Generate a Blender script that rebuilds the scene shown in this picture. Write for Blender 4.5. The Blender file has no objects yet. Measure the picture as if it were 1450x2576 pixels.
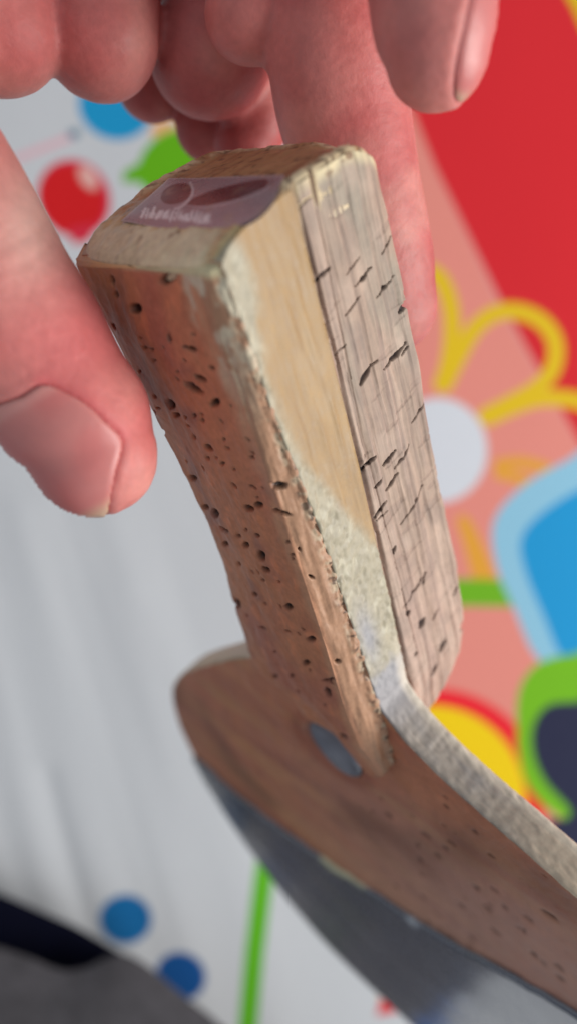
import bpy, math, random
import numpy as np
from mathutils import Vector, Matrix
from mathutils.bvhtree import BVHTree

# ------------------------------------------------------------------ camera, world, light, exposure
SC = bpy.context.scene
COL = SC.collection
H = 0.42                                   # camera height above the cloth, metres
HALF = 0.3585                              # tangent of half the horizontal field of view
cam_d = bpy.data.cameras.new('camera')
cam = bpy.data.objects.new('camera', cam_d); COL.objects.link(cam)
cam.location = (0, 0, H)
cam_d.sensor_fit = 'HORIZONTAL'; cam_d.sensor_width = 20.25
cam_d.lens = 20.25 / 2 / HALF
cam_d.clip_start = 0.004; cam_d.clip_end = 20
cam_d.dof.use_dof = True
cam_d.dof.focus_distance = 0.114
cam_d.dof.aperture_fstop = cam_d.lens / 3.3      # a pupil 3.3 mm across
SC.camera = cam

wd = bpy.data.worlds.new('World'); SC.world = wd; wd.use_nodes = True
wd.node_tree.nodes['Background'].inputs[0].default_value = (0.80, 0.84, 0.90, 1)
wd.node_tree.nodes['Background'].inputs[1].default_value = 0.40

def area(name, loc, target, size, power, color):
    d = bpy.data.lights.new(name, 'AREA'); d.shape = 'RECTANGLE'; d.size = size[0]; d.size_y = size[1]
    d.energy = power; d.color = color
    o = bpy.data.objects.new(name, d); COL.objects.link(o); o.location = loc
    o.rotation_euler = (Vector(target) - Vector(loc)).to_track_quat('-Z', 'Y').to_euler()
    return o
area('window_light', (1.35, -0.28, 0.68), (0, 0, 0.25), (0.8, 1.0), 23.0, (1.0, 0.95, 0.90))

SC.view_settings.view_transform = 'Standard'
SC.view_settings.look = 'None'
SC.view_settings.exposure = 0.18
SC.view_settings.gamma = 1.0
SC.render.engine = 'CYCLES'

# ------------------------------------------------------------------ helpers
rng = np.random.default_rng(7)
def lin(c):
    c = np.asarray(c, float) / 255.0
    return np.where(c <= 0.04045, c / 12.92, ((c + 0.055) / 1.055) ** 2.4)

_perm = rng.random(65536)
def _h(ix, iy, iz):
    n = (ix * 73856093) ^ (iy * 19349663) ^ (iz * 83492791)
    return _perm[n & 65535]
def vnoise(p):
    p = np.asarray(p, float); f = np.floor(p).astype(np.int64); t = p - f; t = t * t * (3 - 2 * t)
    x, y, z = f[..., 0], f[..., 1], f[..., 2]; tx, ty, tz = t[..., 0], t[..., 1], t[..., 2]
    def l(a, b, k): return a + (b - a) * k
    return l(l(l(_h(x, y, z), _h(x+1, y, z), tx), l(_h(x, y+1, z), _h(x+1, y+1, z), tx), ty),
             l(l(_h(x, y, z+1), _h(x+1, y, z+1), tx), l(_h(x, y+1, z+1), _h(x+1, y+1, z+1), tx), ty), tz)
_RT = np.array([[.36, .48, -.8], [-.8, .6, 0], [.48, .64, .6]])
def fbm(p, freq=(1, 1, 1), octv=3, seed=0):
    p = np.asarray(p, float) * np.asarray(freq, float) + seed * 17.31
    p = p @ _RT.T
    s = 0; a = 1; tot = 0
    for i in range(octv):
        s = s + a * vnoise(p); tot += a; p = (p * 2.03 + 5.1) @ _RT.T; a *= .5
    return s / tot                          # 0..1, mean .5
def sstep(a, b, x):
    t = np.clip((x - a) / (b - a), 0, 1); return t * t * (3 - 2 * t)
def mixc(c, col, m):
    m = np.clip(m, 0, 1)[..., None]; return c * (1 - m) + np.asarray(col) * m
def curve(pts):
    xs = np.array([p[0] for p in pts], float); ys = np.array([p[1] for p in pts], float)
    m = np.zeros(len(xs)); d = np.diff(ys) / np.diff(xs)
    m[1:-1] = (d[1:] + d[:-1]) / 2; m[0] = d[0]; m[-1] = d[-1]
    for i in range(len(d)):
        if d[i] == 0: m[i] = m[i+1] = 0
    def f(x):
        x = np.clip(np.asarray(x, float), xs[0], xs[-1]); i = np.clip(np.searchsorted(xs, x) - 1, 0, len(xs) - 2)
        h = xs[i+1] - xs[i]; t = (x - xs[i]) / h
        return ((2*t**3-3*t**2+1)*ys[i] + (t**3-2*t**2+t)*h*m[i] + (-2*t**3+3*t**2)*ys[i+1] + (t**3-t**2)*h*m[i+1])
    return f

# image measures: x 0..1450, y 0..2576; everything below is placed at its own real depth (mm)
K = 2 * HALF / 1450
def at(x, y, d):                            # point at depth d mm below the camera, in mm (z up, cloth at 0)
    return np.array([(x - 725) * K * d, -(y - 1288) * K * d, H * 1000 - d])
def pix(p):                                 # mm world -> image measure
    d = H * 1000 - p[..., 2]
    return 725 + p[..., 0] / (d * K), 1288 - p[..., 1] / (d * K)

def link(name, me, parent=None, mat=None):
    o = bpy.data.objects.new(name, me); COL.objects.link(o)
    if parent: o.parent = parent
    if mat is not None: me.materials.append(mat)
    return o
def tag(o, label=None, cat=None, group=None, kind=None):
    for k, v in (('label', label), ('category', cat), ('group', group), ('kind', kind)):
        if v: o[k] = v
    return o
def mesh_from(name, V, F, col=None, smooth=True):
    me = bpy.data.meshes.new(name)
    V = np.asarray(V, np.float32); F = np.asarray(F, np.int32)
    me.vertices.add(len(V)); me.vertices.foreach_set('co', (V * 0.001).ravel())
    n = F.shape[1]
    me.loops.add(F.size); me.loops.foreach_set('vertex_index', F.ravel())
    me.polygons.add(len(F)); me.polygons.foreach_set('loop_start', np.arange(0, F.size, n, dtype=np.int32))
    me.polygons.foreach_set('loop_total', np.full(len(F), n, np.int32))
    me.update(calc_edges=True); me.validate()
    if smooth: me.polygons.foreach_set('use_smooth', np.ones(len(me.polygons), bool))
    if col is not None: set_col(me, col)
    return me
def set_col(me, col):
    a = me.color_attributes.new('Col', 'FLOAT_COLOR', 'POINT')
    c = np.ones((len(me.vertices), 4), np.float32); c[:, :3] = np.asarray(col).reshape(-1, 3)
    a.data.foreach_set('color', c.ravel())
def grid_faces(M, N, closed=False, off=0):
    i = np.arange(M - 1)[:, None]; jn = N if closed else N - 1
    j = np.arange(jn)[None, :]; j2 = (j + 1) % N
    f = np.stack([i*N+j, i*N+j2, (i+1)*N+j2, (i+1)*N+j], -1).reshape(-1, 4) + off
    return f
def gnormals(P, closed=False):
    du = np.gradient(P, axis=0)
    if closed:
        dv = np.roll(P, -1, 1) - np.roll(P, 1, 1)
    else: dv = np.gradient(P, axis=1)
    n = np.cross(du, dv); return n / (np.linalg.norm(n, axis=-1, keepdims=True) + 1e-12)
def loft(name, P, col, parent, mat, flip=False):
    """closed loops P[M,K,3]; both ends closed with shrinking rings."""
    M, Kn, _ = P.shape
    rings = [P]; cols = [col]
    def cap(k):
        c = P[k].mean(0); r = [P[k] * (1 - t) + c * t for t in (.33, .66, .985)]
        cc = [col[k]] * 3
        return np.array(r), np.array(cc)
    a, ac = cap(0); b, bc = cap(-1)
    P2 = np.concatenate([a[::-1], P, b]); C2 = np.concatenate([ac[::-1], col, bc])
    F = grid_faces(len(P2), Kn, True)
    if flip: F = F[:, ::-1]
    me = mesh_from(name, P2.reshape(-1, 3), F, C2.reshape(-1, 3))
    return link(name, me, parent, mat)

def mat_col(name, rough=.6, fine=900, bump=.15, var=.12, sss=0, coat=0, spec=.5, stretch=(1, 1, 1), dist=.0004, sheen=0):
    """object colour from the mesh, with procedural grain in colour, roughness and relief."""
    m = bpy.data.materials.new(name); m.use_nodes = True; nt = m.node_tree; N = nt.nodes; L = nt.links
    b = N['Principled BSDF']
    at_ = N.new('ShaderNodeAttribute'); at_.attribute_name = 'Col'
    tc = N.new('ShaderNodeTexCoord'); mp = N.new('ShaderNodeMapping'); mp.inputs['Scale'].default_value = stretch
    L.new(tc.outputs['Object'], mp.inputs[0])
    n1 = N.new('ShaderNodeTexNoise'); n1.inputs['Scale'].default_value = fine; n1.inputs['Detail'].default_value = 5
    n2 = N.new('ShaderNodeTexNoise'); n2.inputs['Scale'].default_value = fine * .22; n2.inputs['Detail'].default_value = 3
    L.new(mp.outputs[0], n1.inputs[0]); L.new(mp.outputs[0], n2.inputs[0])
    ad = N.new('ShaderNodeMath'); ad.operation = 'ADD'; L.new(n1.outputs[0], ad.inputs[0]); L.new(n2.outputs[0], ad.inputs[1])
    mr = N.new('ShaderNodeMapRange'); mr.inputs[1].default_value = .7; mr.inputs[2].default_value = 1.3
    mr.inputs[3].default_value = 1 - var; mr.inputs[4].default_value = 1 + var; L.new(ad.outputs[0], mr.inputs[0])
    mx = N.new('ShaderNodeVectorMath'); mx.operation = 'SCALE'; L.new(at_.outputs['Color'], mx.inputs[0]); L.new(mr.outputs[0], mx.inputs['Scale'])
    L.new(mx.outputs[0], b.inputs['Base Color'])
    rr = N.new('ShaderNodeMapRange'); rr.inputs[1].default_value = .7; rr.inputs[2].default_value = 1.3
    rr.inputs[3].default_value = rough - .08; rr.inputs[4].default_value = rough + .08; L.new(ad.outputs[0], rr.inputs[0])
    L.new(rr.outputs[0], b.inputs['Roughness'])
    bp = N.new('ShaderNodeBump'); bp.inputs['Strength'].default_value = bump; bp.inputs['Distance'].default_value = dist
    L.new(n1.outputs[0], bp.inputs['Height']); L.new(bp.outputs[0], b.inputs['Normal'])
    b.inputs['Specular IOR Level'].default_value = spec
    if sss:
        b.inputs['Subsurface Weight'].default_value = sss; b.inputs['Subsurface Radius'].default_value = (1, .35, .2)
        b.inputs['Subsurface Scale'].default_value = .0035
    if coat: b.inputs['Coat Weight'].default_value = coat; b.inputs['Coat Roughness'].default_value = .25
    if sheen: b.inputs['Sheen Weight'].default_value = sheen
    return m

# signed distance helpers in image measure
def seg_d(x, y, pts):
    best = np.full(np.shape(x), 1e9)
    for (x0, y0), (x1, y1) in zip(pts[:-1], pts[1:]):
        dx, dy = x1 - x0, y1 - y0; t = np.clip(((x-x0)*dx + (y-y0)*dy) / (dx*dx + dy*dy + 1e-9), 0, 1)
        best = np.minimum(best, np.hypot(x - x0 - t*dx, y - y0 - t*dy))
    return best
def poly_sd(x, y, pts):                      # negative inside
    d = seg_d(x, y, list(pts) + [pts[0]]); ins = np.zeros(np.shape(x), bool)
    n = len(pts)
    for i in range(n):
        x0, y0 = pts[i]; x1, y1 = pts[(i+1) % n]
        if y0 == y1: continue
        c = ((y0 > y) != (y1 > y)) & (x < (x1 - x0) * (y - y0) / (y1 - y0) + x0); ins ^= c
    return np.where(ins, -d, d)
def ell_sd(x, y, cx, cy, rx, ry, ang=0):
    a = math.radians(ang); u = (x-cx)*math.cos(a) + (y-cy)*math.sin(a); v = -(x-cx)*math.sin(a) + (y-cy)*math.cos(a)
    return (np.sqrt((u/rx)**2 + (v/ry)**2) - 1) * min(rx, ry)
def smooth_poly(pts, n=6):
    p = np.array(pts, float); m = len(p); out = []
    for i in range(m):
        a, b, c, d = p[i-1], p[i], p[(i+1) % m], p[(i+2) % m]
        for k in range(n):
            t = k / n
            out.append(tuple(.5*((2*b) + (-a+c)*t + (2*a-5*b+4*c-d)*t*t + (-a+3*b-3*c+d)*t**3)))
    return out
def smooth_line(pts, n=6):
    p = np.array([pts[0]] + list(pts) + [pts[-1]], float); out = []
    for i in range(1, len(p) - 2):
        a, b, c, d = p[i-1], p[i], p[i+1], p[i+2]
        for k in range(n):
            t = k / n
            out.append(tuple(.5*((2*b) + (-a+c)*t + (2*a-5*b+4*c-d)*t*t + (-a+3*b-3*c+d)*t**3)))
    return out + [tuple(p[-1])]

# ------------------------------------------------------------------ printed cloth under everything
def build_cloth():
    s = 4.0
    fx = np.arange(-80, 1540, s); fy = np.arange(-80, 3260, s)
    ox = np.array([60, 200, 450, 800, 1300, 2000, 3000.]); 
    gx = np.concatenate([(-80 - ox)[::-1], fx, 1536 + ox]); gy = np.concatenate([(-80 - ox)[::-1], fy, 3256 + ox])
    Y, X = np.meshgrid(gy, gx, indexing='ij')
    d = H * 1000
    # soft folds running down the lower left, slack elsewhere
    def fold(pts, w, h):
        return h * np.exp(-(seg_d(X, Y, pts) / w) ** 2)
    Z = np.zeros_like(X)
    Z += fold([(-60, 1500), (30, 1850), (110, 2200), (210, 2520), (260, 2900)], 48, 5.0)
    Z += fold([(60, 1300), (150, 1750), (240, 2100), (330, 2420)], 60, 3.6)
    Z += fold([(250, 1250), (330, 1700), (420, 2100), (500, 2600)], 70, 3.2)
    Z += fold([(330, 1500), (470, 1900), (620, 2300), (700, 2700)], 80, 2.6)
    Z += fold([(-90, 1900), (-20, 2150), (60, 2380)], 40, 4.0)
    Z += fold([(120, 1950), (200, 2250), (280, 2500)], 26, -3.0)
    Z += (fbm(np.stack([X/420, Y/900, 0*X], -1), octv=2, seed=3) - .5) * 9
    Z *= .20
    Z += (fbm(np.stack([(X-.32*Y)/90, Y/900, 0*X], -1), octv=2, seed=9) - .5) * 1.2 * sstep(1000, 300, X) * sstep(900, 1500, Y)
    P = np.stack([(X-725)*K*d, -(Y-1288)*K*d, Z], -1)
    # print is flat colour on the cloth
    c = np.ones(X.shape + (3,)) * np.array([.66, .69, .72])
    aa = 5.0
    def put(sd, rgb): 
        nonlocal c
        c = mixc(c, lin(rgb), sstep(aa, -aa, sd))
    RED = (226, 38, 48); PINK = (240, 150, 137); YEL = (238, 202, 30); BLUE = (14, 148, 214); GRN = (104, 186, 14)
    put(poly_sd(X, Y, [(900, 250), (1030, 235), (1085, 400), (1250, 750), (1450, 1105), (1700, 1500), (1700, 2700), (1250, 2700), (1180, 2100), (880, 1300)]), PINK)
    put(poly_sd(X, Y, [(700, -300), (1000, 180), (1088, 410), (1252, 750), (1450, 1105), (1560, 1300), (4000, 1300), (4000, -3000), (700, -3000)]), RED)
    put(poly_sd(X, Y, [(1405, -40), (1440, 20), (1470, 90), (1700, 90), (1700, -60)]), (230, 200, 20))
    for st in ([(1010, 690), (1060, 680), (1105, 700), (1132, 770), (1135, 850), (1125, 920), (1110, 965)],
               [(1118, 965), (1150, 900), (1190, 830), (1240, 790), (1300, 783), (1360, 808), (1395, 860), (1390, 925), (1350, 975), (1290, 1010), (1222, 1045)],
               [(1228, 1050), (1290, 1022), (1350, 1003), (1410, 1002), (1470, 1015), (1540, 1060)]):
        put(seg_d(X, Y, smooth_line(st)) - 21, YEL)
    for st in ([(1255, 1168), (1310, 1163), (1370, 1178)], [(1255, 1192), (1300, 1202), (1340, 1222)], [(1162, 1310), (1180, 1370), (1200, 1450)], [(1172, 1320), (1205, 1390), (1228, 1450)]):
        put(seg_d(X, Y, smooth_line(st)) - 15, (240, 172, 60))
    put(ell_sd(X, Y, 1100, 1133, 124, 132), (226, 232, 240))
    put(seg_d(X, Y, [(1120, 1490), (1320, 1492)]) - 34, (118, 190, 30))
    put(poly_sd(X, Y, smooth_poly([(1520, 1120), (1420, 1160), (1310, 1225), (1240, 1310), (1245, 1420), (1290, 1530), (1345, 1650), (1420, 1690), (1600, 1640), (1640, 1300)])), (150, 208, 235))
    put(poly_sd(X, Y, smooth_poly([(1530, 1215), (1440, 1240), (1350, 1300), (1308, 1360), (1320, 1440), (1365, 1550), (1410, 1650), (1470, 1670), (1600, 1600), (1620, 1300)])), (24, 160, 224))
    put(ell_sd(X, Y, 1085, 2015, 284, 284), (250, 36, 52))
    put(ell_sd(X, Y, 1080, 2015, 240, 240), (255, 218, 4))
    put(poly_sd(X, Y, smooth_poly([(1560, 1640), (1440, 1645), (1350, 1670), (1303, 1740), (1300, 1850), (1320, 1950), (1360, 2020), (1425, 2052), (1480, 2120), (1600, 2100)])), (122, 196, 26))
    put(poly_sd(X, Y, smooth_poly([(1560, 1760), (1450, 1765), (1375, 1775), (1338, 1830), (1340, 1900), (1372, 1970), (1432, 2040), (1395, 2062), (1375, 2055), (1390, 2110), (1480, 2250), (1640, 2180)], 4)), (38, 42, 72))
    put(seg_d(X, Y, smooth_line([(1310, 1860), (1330, 1960), (1385, 2025), (1418, 2048)])) - 12, (122, 196, 26))
    # left hand cluster of balloons
    put(seg_d(X, Y, [(40, 400), (110, 372), (175, 345)]) - 9, (235, 190, 200))
    put(ell_sd(X, Y, 292, 262, 96, 88, 20), (18, 158, 214)); put(ell_sd(X, Y, 186, 335, 14, 11), (40, 120, 150))
    put(ell_sd(X, Y, 415, 330, 36, 26), (245, 190, 130))
    put(ell_sd(X, Y, 440, 410, 100, 78, -35), (104, 186, 8)); put(poly_sd(X, Y, [(350, 410), (312, 430), (308, 458), (365, 460)]), (104, 186, 8))
    put(ell_sd(X, Y, 186, 498, 100, 90, 62), (222, 44, 90)); put(ell_sd(X, Y, 182, 500, 93, 82, 62), (222, 22, 28))
    put(poly_sd(X, Y, [(170, 575), (185, 615), (225, 605), (240, 560)]), (222, 44, 70))
    put(ell_sd(X, Y, 222, 446, 34, 19, 55), (240, 190, 180))
    # low part of the print
    put(seg_d(X, Y, [(700, 1960), (662, 2215), (640, 2400), (622, 2600), (600, 2900)]) - 24, (98, 190, 24))
    put(ell_sd(X, Y, 316, 2312, 66, 62), (8, 108, 170)); put(ell_sd(X, Y, 455, 2455, 64, 60, 30), (4, 84, 154))
    put(poly_sd(X, Y, [(965, 2488), (985, 2460), (1006, 2500), (1034, 2540), (945, 2556)]), (225, 24, 34))
    put(poly_sd(X, Y, [(957, 2480), (985, 2484), (992, 2508), (952, 2512)]), (225, 190, 60))
    put(ell_sd(X, Y, 990, 2472, 18, 16), (150, 40, 80))
    put(ell_sd(X, Y, 1080, 2860, 150, 130, 20), (24, 160, 224)); put(ell_sd(X, Y, 1290, 3010, 120, 150, 0), (60, 170, 120))  # balloons below the frame, added to tint the rubber's reflection
    put(ell_sd(X, Y, 700, 3060, 120, 110, 20), (18, 90, 170))
    me = mesh_from('tablecloth', P.reshape(-1, 3), grid_faces(*X.shape)[:, ::-1], c.reshape(-1, 3))
    m = mat_col('printed_cotton', rough=.75, fine=1500, bump=.25, var=.03, spec=.25, sheen=.1)
    o = link('tablecloth', me, None, m)
    return tag(o, 'white cotton cloth printed with balloons and a yellow outlined flower on red and pink', 'cloth', None)
build_cloth()
# the table the cloth lies on
tb = mesh_from('table', [(-900, -1300, -8), (900, -1300, -8), (900, 1300, -8), (-900, 1300, -8), (-900, -1300, -30), (900, -1300, -30), (900, 1300, -30), (-900, 1300, -30)],
               [(0, 1, 2, 3), (7, 6, 5, 4), (0, 4, 5, 1), (1, 5, 6, 2), (2, 6, 7, 3), (3, 7, 4, 0)], np.ones((8, 3)) * .3, False)
tag(link('floor', tb, None, mat_col('floor_boards', rough=.6)), kind='structure')

# ------------------------------------------------------------------ the bat: own frame, x = thickness, y = width, z = along the handle
Wv = np.array([-0.67868685, 0.24824795, -0.69119976]); Tv = np.array([0.6857797, 0.55104351, -0.47545479]); Av = np.array([0.26285047, -0.79669568, -0.54422939])
F0 = np.array([-7.65817, 24.3136, -79.2209]) * 1.1 + np.array([0, 0, H * 1000])
BM = np.stack([Tv, Wv, Av], 1)
if np.linalg.det(BM) < 0: FLIP = True
else: FLIP = False
def b2w(P): return F0 + P @ BM.T
def bpix(P): return pix(b2w(P))
def on_plane(x, y, axis, off):               # image ray met with a plane of the bat's frame
    r = np.array([(x-725)*K, -(y-1288)*K, -1.]); n = BM[:, axis]; f = F0 - np.array([0, 0, H*1000])
    s = ((f + n*off) @ n) / (r @ n); return (r*s - f) @ BM
bat = bpy.data.objects.new('table_tennis_bat', None); COL.objects.link(bat)
bat.empty_display_size = .02
# right-handed object frame (T, W', A): mirror handled in the mesh by baking coordinates relative to the base
bat.location = Vector(F0 * .001)
tag(bat, 'worn wooden table tennis bat with a pitted brown handle side and dark rubber sheet', 'table tennis bat')
def bl(P): return P @ BM.T                    # bat frame -> coordinates of the Empty (mm)

chamf = lambda T: .9 * sstep(5.5, .3, T) ** 1.3
a_surf = lambda T, W: -4.3 * (1 - np.exp(-np.clip(T, 0, 40) / 8.5)) + 3.6 * sstep(23.5, 32, T) ** 1.3 * sstep(12, 0, W) + 1.0 * sstep(27, 31, T)
tg = curve([(-5, 1.5), (0, 1.5), (9.4, 1.7), (22, 2.1), (38.8, 3.4), (56.6, 4.0), (70, 4.3), (76.4, 4.5), (260, 4.5)])
tr = curve([(-5, 14.2), (0, 14.1), (21, 13.7), (34, 13.4), (50, 12.9), (67, 12.2), (76, 11.8), (260, 11.4)])

PORES = [(281,708,6,14,-10),(291,741,6,8,0),(341,776,14,13,0),(421,702,22,12,-28),(286,822,4,8,-30),(428,852,5,9,-15),(468,872,7,4,0),(482,877,12,5,20),
 (366,872,6,3,20),(382,877,6,3,20),(533,925,7,4,10),(503,951,16,6,22),(487,976,24,8,30),(540,1014,12,9,-35),(430,1018,9,13,-35),(443,1044,8,6,20),(468,1049,4,4,0),(489,1045,5,5,0),(510,1057,5,5,0),
 (488,1100,4,5,0),(526,1125,11,6,25),(571,1128,6,3,15),(562,1106,4,4,0),(524,1152,5,4,0),(545,1150,4,3,0),(633,1152,7,4,30),(590,1220,9,4,40),(700,1223,21,9,4),(707,1290,26,5,14),
 (626,1278,13,8,10),(648,1271,10,7,10),(517,1276,7,6,0),(541,1293,9,12,-20),(563,1333,12,6,25),(599,1349,5,4,0),(647,1347,7,4,20),(618,1333,4,4,0),(565,1370,7,6,0),(617,1372,8,7,0),
 (656,1399,9,13,-30),(669,1433,11,7,12),(724,1528,11,8,0),(783,1453,8,4,25),(597,1518,8,15,-15),(660,1580,9,3,20),(722,1365,5,4,0),(735,1396,5,4,0),(752,1383,4,4,0),
 (780,1610,11,7,0),(768,1668,9,7,0),(848,1665,7,5,0),(825,1712,19,4,-6),(822,1744,7,13,-30),(734,1700,5,5,0),(691,1702,7,5,0),(687,1740,7,5,10),(748,1740,6,4,40),(703,1774,9,5,30),
 (862,1853,11,6,30),(484,1203,9,7,20),(405,1088,9,7,40),(640,1495,6,5,0),(600,1420,5,5,0),(560,1165,5,4,0),(446,935,4,4,0),(390,905,5,3,0),(660,1460,5,3,0),(690,1640,5,3,0),(700,1465,4,3,0),(590,1180,4,3,0)]
for _ in range(36):
    yy = rng.uniform(820, 1800); xx = rng.uniform(400 + (yy - 1090) * .42, 470 + (yy - 700) * .38)
    s = rng.uniform(1.6, 3.2); PORES.append((xx, yy, s * rng.uniform(1, 3.4), s * .7, rng.uniform(10, 60)))

BROWN = lin((190, 126, 94)); PALE = lin((216, 194, 164)); DARK = lin((34, 20, 18))
def cork_colour(P, seed):
    n = fbm(P, (.13, .13, .07), 3, seed); m = fbm(P, (.5, .5, .3), 3, seed + 2); g = fbm(P, (2.2, 2.2, 1.6), 2, seed + 4)
    c = np.ones(P.shape) * BROWN
    c = mixc(c, lin((174, 108, 92)), sstep(.42, .72, n) * .7)
    c = mixc(c, lin((220, 138, 98)), sstep(.6, .78, m) * .5)
    c = mixc(c, lin((140, 98, 90)), sstep(.6, .8, fbm(P, (.3, .3, .2), 2, seed + 7)) * .5)
    return c * (0.86 + .28 * g)[..., None]

# --- near side of the handle: crowned cork face, worn pale bevel, carved pores
Wmax = curve([(-4, 31.6), (0, 31.4), (5, 30.4), (27, 26.2), (37, 24.0), (48, 23.6), (60, 25.2), (70, 26.6), (80, 27.6), (105, 28.5)])
ridge = curve([(-4, 5.2), (0, 5.0), (11.6, 4.0), (21, 2.9), (33, 2.2), (48, 1.7), (62, 1.9), (80, 2.5), (92, 1.6), (105, 1.0)])
_ft = [on_plane(px_, py_, 0, 1.2) for px_, py_ in ((1000, 1890), (975, 1940), (950, 1960), (912, 1945), (896, 1908), (858, 1872), (806, 1822), (755, 1803), (700, 1765), (640, 1690), (628, 1655))]
_ft = sorted([(float(q[1]), float(q[2])) for q in _ft])
_f2 = [_ft[0]]
for q in _ft[1:]:
    if q[0] > _f2[-1][0] + .6: _f2.append(q)
print('foot', [(round(a_, 1), round(b_, 1)) for a_, b_ in _f2])
aend = curve([(-40, _f2[0][1])] + _f2 + [(60, _f2[-1][1])])
def near_scale():
    M = 430; nf = 150; nb = 34
    v = np.linspace(0, 1, M)
    f = np.concatenate([np.zeros(6), np.linspace(0, 1, nf), np.ones(nb) , ])   # parameter placeholders
    rows = []
    sv = v[:, None]
    # wide face from the left edge (W max) to the ridge, then the bevel to the glue line, then back underneath
    u = np.linspace(0, 1, nf)[None, :]
    def A_of(W): return sv * aend(np.clip(W, 0, 32)) 
    a0 = sv * 92
    W = Wmax(a0) * (1 - u) + ridge(a0) * u
    a = A_of(W); 
    T = -1.1 * np.sin(math.pi * u) * sstep(0, 12, a) * sstep(96, 60, a) - .5 * sstep(10, 40, a) * u * sstep(90, 70, a)
    end = sstep(12, 0, aend(W) - a); T = T + end * (1.6 + 2.4 * sstep(18, 25, W)) + .9 * sstep(.06, 0, u)**2 * 1.2
    face = np.stack([T, W, a], -1)
    ub = np.linspace(0, 1, nb + 1)[None, 1:]
    a0b = sv * 95
    tr_ = ridge(a0b); Tl = T[:, -1:]
    Wb = tr_ * (1 - ub) ; ab = sv * aend(Wb)
    Tb = Tl * (1 - ub) + (tg(ab) - .05) * ub
    Tb = Tb - .7 * np.sin(math.pi * ub) * (1 + 0 * ab)
    bevel = np.stack([Tb, Wb, ab], -1)
    k = 8; uu = np.linspace(0, 1, k)[None, :]
    Wk = .3 + (Wmax(a0) - .6) * uu; ak = sv * aend(np.clip(Wk, 0, 32)); under = np.stack([np.maximum(tg(ak) + .8, 2.6) + 0 * Wk, Wk, ak], -1)
    side = np.stack([np.array([3.2, 2.2, 1.4])[None, :] + 0 * sv, Wmax(a0) + .15 + 0 * np.zeros((1, 3)), sv * aend(Wmax(a0)) + np.zeros((1, 3))], -1)
    P = np.concatenate([face, bevel, under, side], 1)
    # front end follows the worn butt surface: slanting chamfer
    fr = sstep(9, 0, P[..., 2]); P[..., 2] += fr * (a_surf(np.clip(P[..., 0], 0, 40), P[..., 1]) + chamf(P[..., 0]) + .35)
    n = gnormals(P, True)
    if (n[M//2, nf//2, 0] > 0): n = -n
    x, y = bpix(P)
    isf = np.zeros(P.shape[1], bool); isf[:nf + nb] = True
    c = cork_colour(P, 1)
    # pale worn bevel with rough fibres
    bv = np.zeros(P.shape[:2]); uf = np.concatenate([u[0], 1 + ub[0], np.full(k + 3, .5)])[None, :]
    rough_b = sstep(1.0, 1.15, uf) * (uf < 2.01); gl = sstep(1.72, 1.95, uf) * (uf < 2.01)
    edge = sstep(.90, .99, uf + .05 * (fbm(P, (.4, .4, .25), 3, 30) - .5) * 2) * (uf < 2.01)
    c = mixc(c, lin((200, 152, 120)), edge * .7 * (1 + 0 * a0))
    c = mixc(c, lin((176, 136, 108)), sstep(1.0, 1.4, uf + .5 * (fbm(P, (1, 1, .12), 2, 31) - .5)) * (1 + 0 * a0))
    c = mixc(c, lin((142, 106, 82)), rough_b * sstep(.5, .68, fbm(P, (1.6, 1.6, .14), 2, 32)) * .35)
    c = mixc(c, lin((184, 168, 142)), gl * sstep(.46, .72, fbm(P, (1.2, 1.2, .9), 2, 34)) * .9); c = mixc(c, lin((84, 64, 50)), gl * sstep(.60, .72, fbm(P, (1.3, 1.3, 1.3), 2, 35)) * .9)
    top = sstep(24, 3, P[..., 2]); c = mixc(c, lin((205, 196, 172)), edge * top * sstep(.45, .6, fbm(P, (.5, .5, .35), 3, 33)))
    # golden chamfer at the front end
    ch = sstep(1.6, .4, P[..., 2] - 0.15 * np.maximum(0, 6 - P[..., 1])); c = mixc(c, lin((206, 196, 158)) , ch)
    gold = sstep(10, 1, P[..., 2]) * sstep(14, 30, P[..., 1]); c = mixc(c, lin((224, 168, 112)), gold * .6)
    disp = (fbm(P, (.35, .35, .2), 3, 11) - .5) * .7 + (fbm(P, (1.6, 1.6, 1.0), 3, 12) - .5) * .10
    disp = disp + rough_b * ((fbm(P, (1.2, 1.2, .16), 2, 14) - .5) * .35) + gl * (fbm(P, (1.5, 1.5, .7), 3, 16) - .5) * .9
    disp = disp + edge * (fbm(P, (.9, .9, .12), 2, 15) - .5) * .4
    pit = np.zeros_like(x)
    for (px, py, w, h, an) in PORES:
        rx, ry = max(w * 1.0, 2.8), max(h * 1.0, 2.8)
        m = (np.abs(x - px) < 40) & (np.abs(y - py) < 40)
        if not m.any(): continue
        xx = x[m]; yy = y[m]; wob = 1 + .5 * (fbm(np.stack([xx/7, yy/7, 0*xx], -1), octv=2, seed=px) - .5)
        a_ = math.radians(an); uu_ = (xx-px)*math.cos(a_) + (yy-py)*math.sin(a_); vv_ = -(xx-px)*math.sin(a_) + (yy-py)*math.cos(a_)
        q = np.sqrt((uu_/rx)**2 + (vv_/ry)**2) * wob
        pit[m] = np.maximum(pit[m], sstep(1.25, .65, q) * min(1, .35 + max(rx, ry) / 10))
    pit = pit * isf[None, :]
    c = mixc(c, DARK, pit * .98); disp = disp - pit * 1.0
    P = P + n * (disp * isf[None, :] )[..., None]
    return P, c
wood_mat = mat_col('oiled_cork', rough=.5, fine=1400, bump=.2, var=.10, spec=.4, dist=.0003)
P, c = near_scale()
loft('near_handle_side', bl(P), c, bat, wood_mat)

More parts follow.
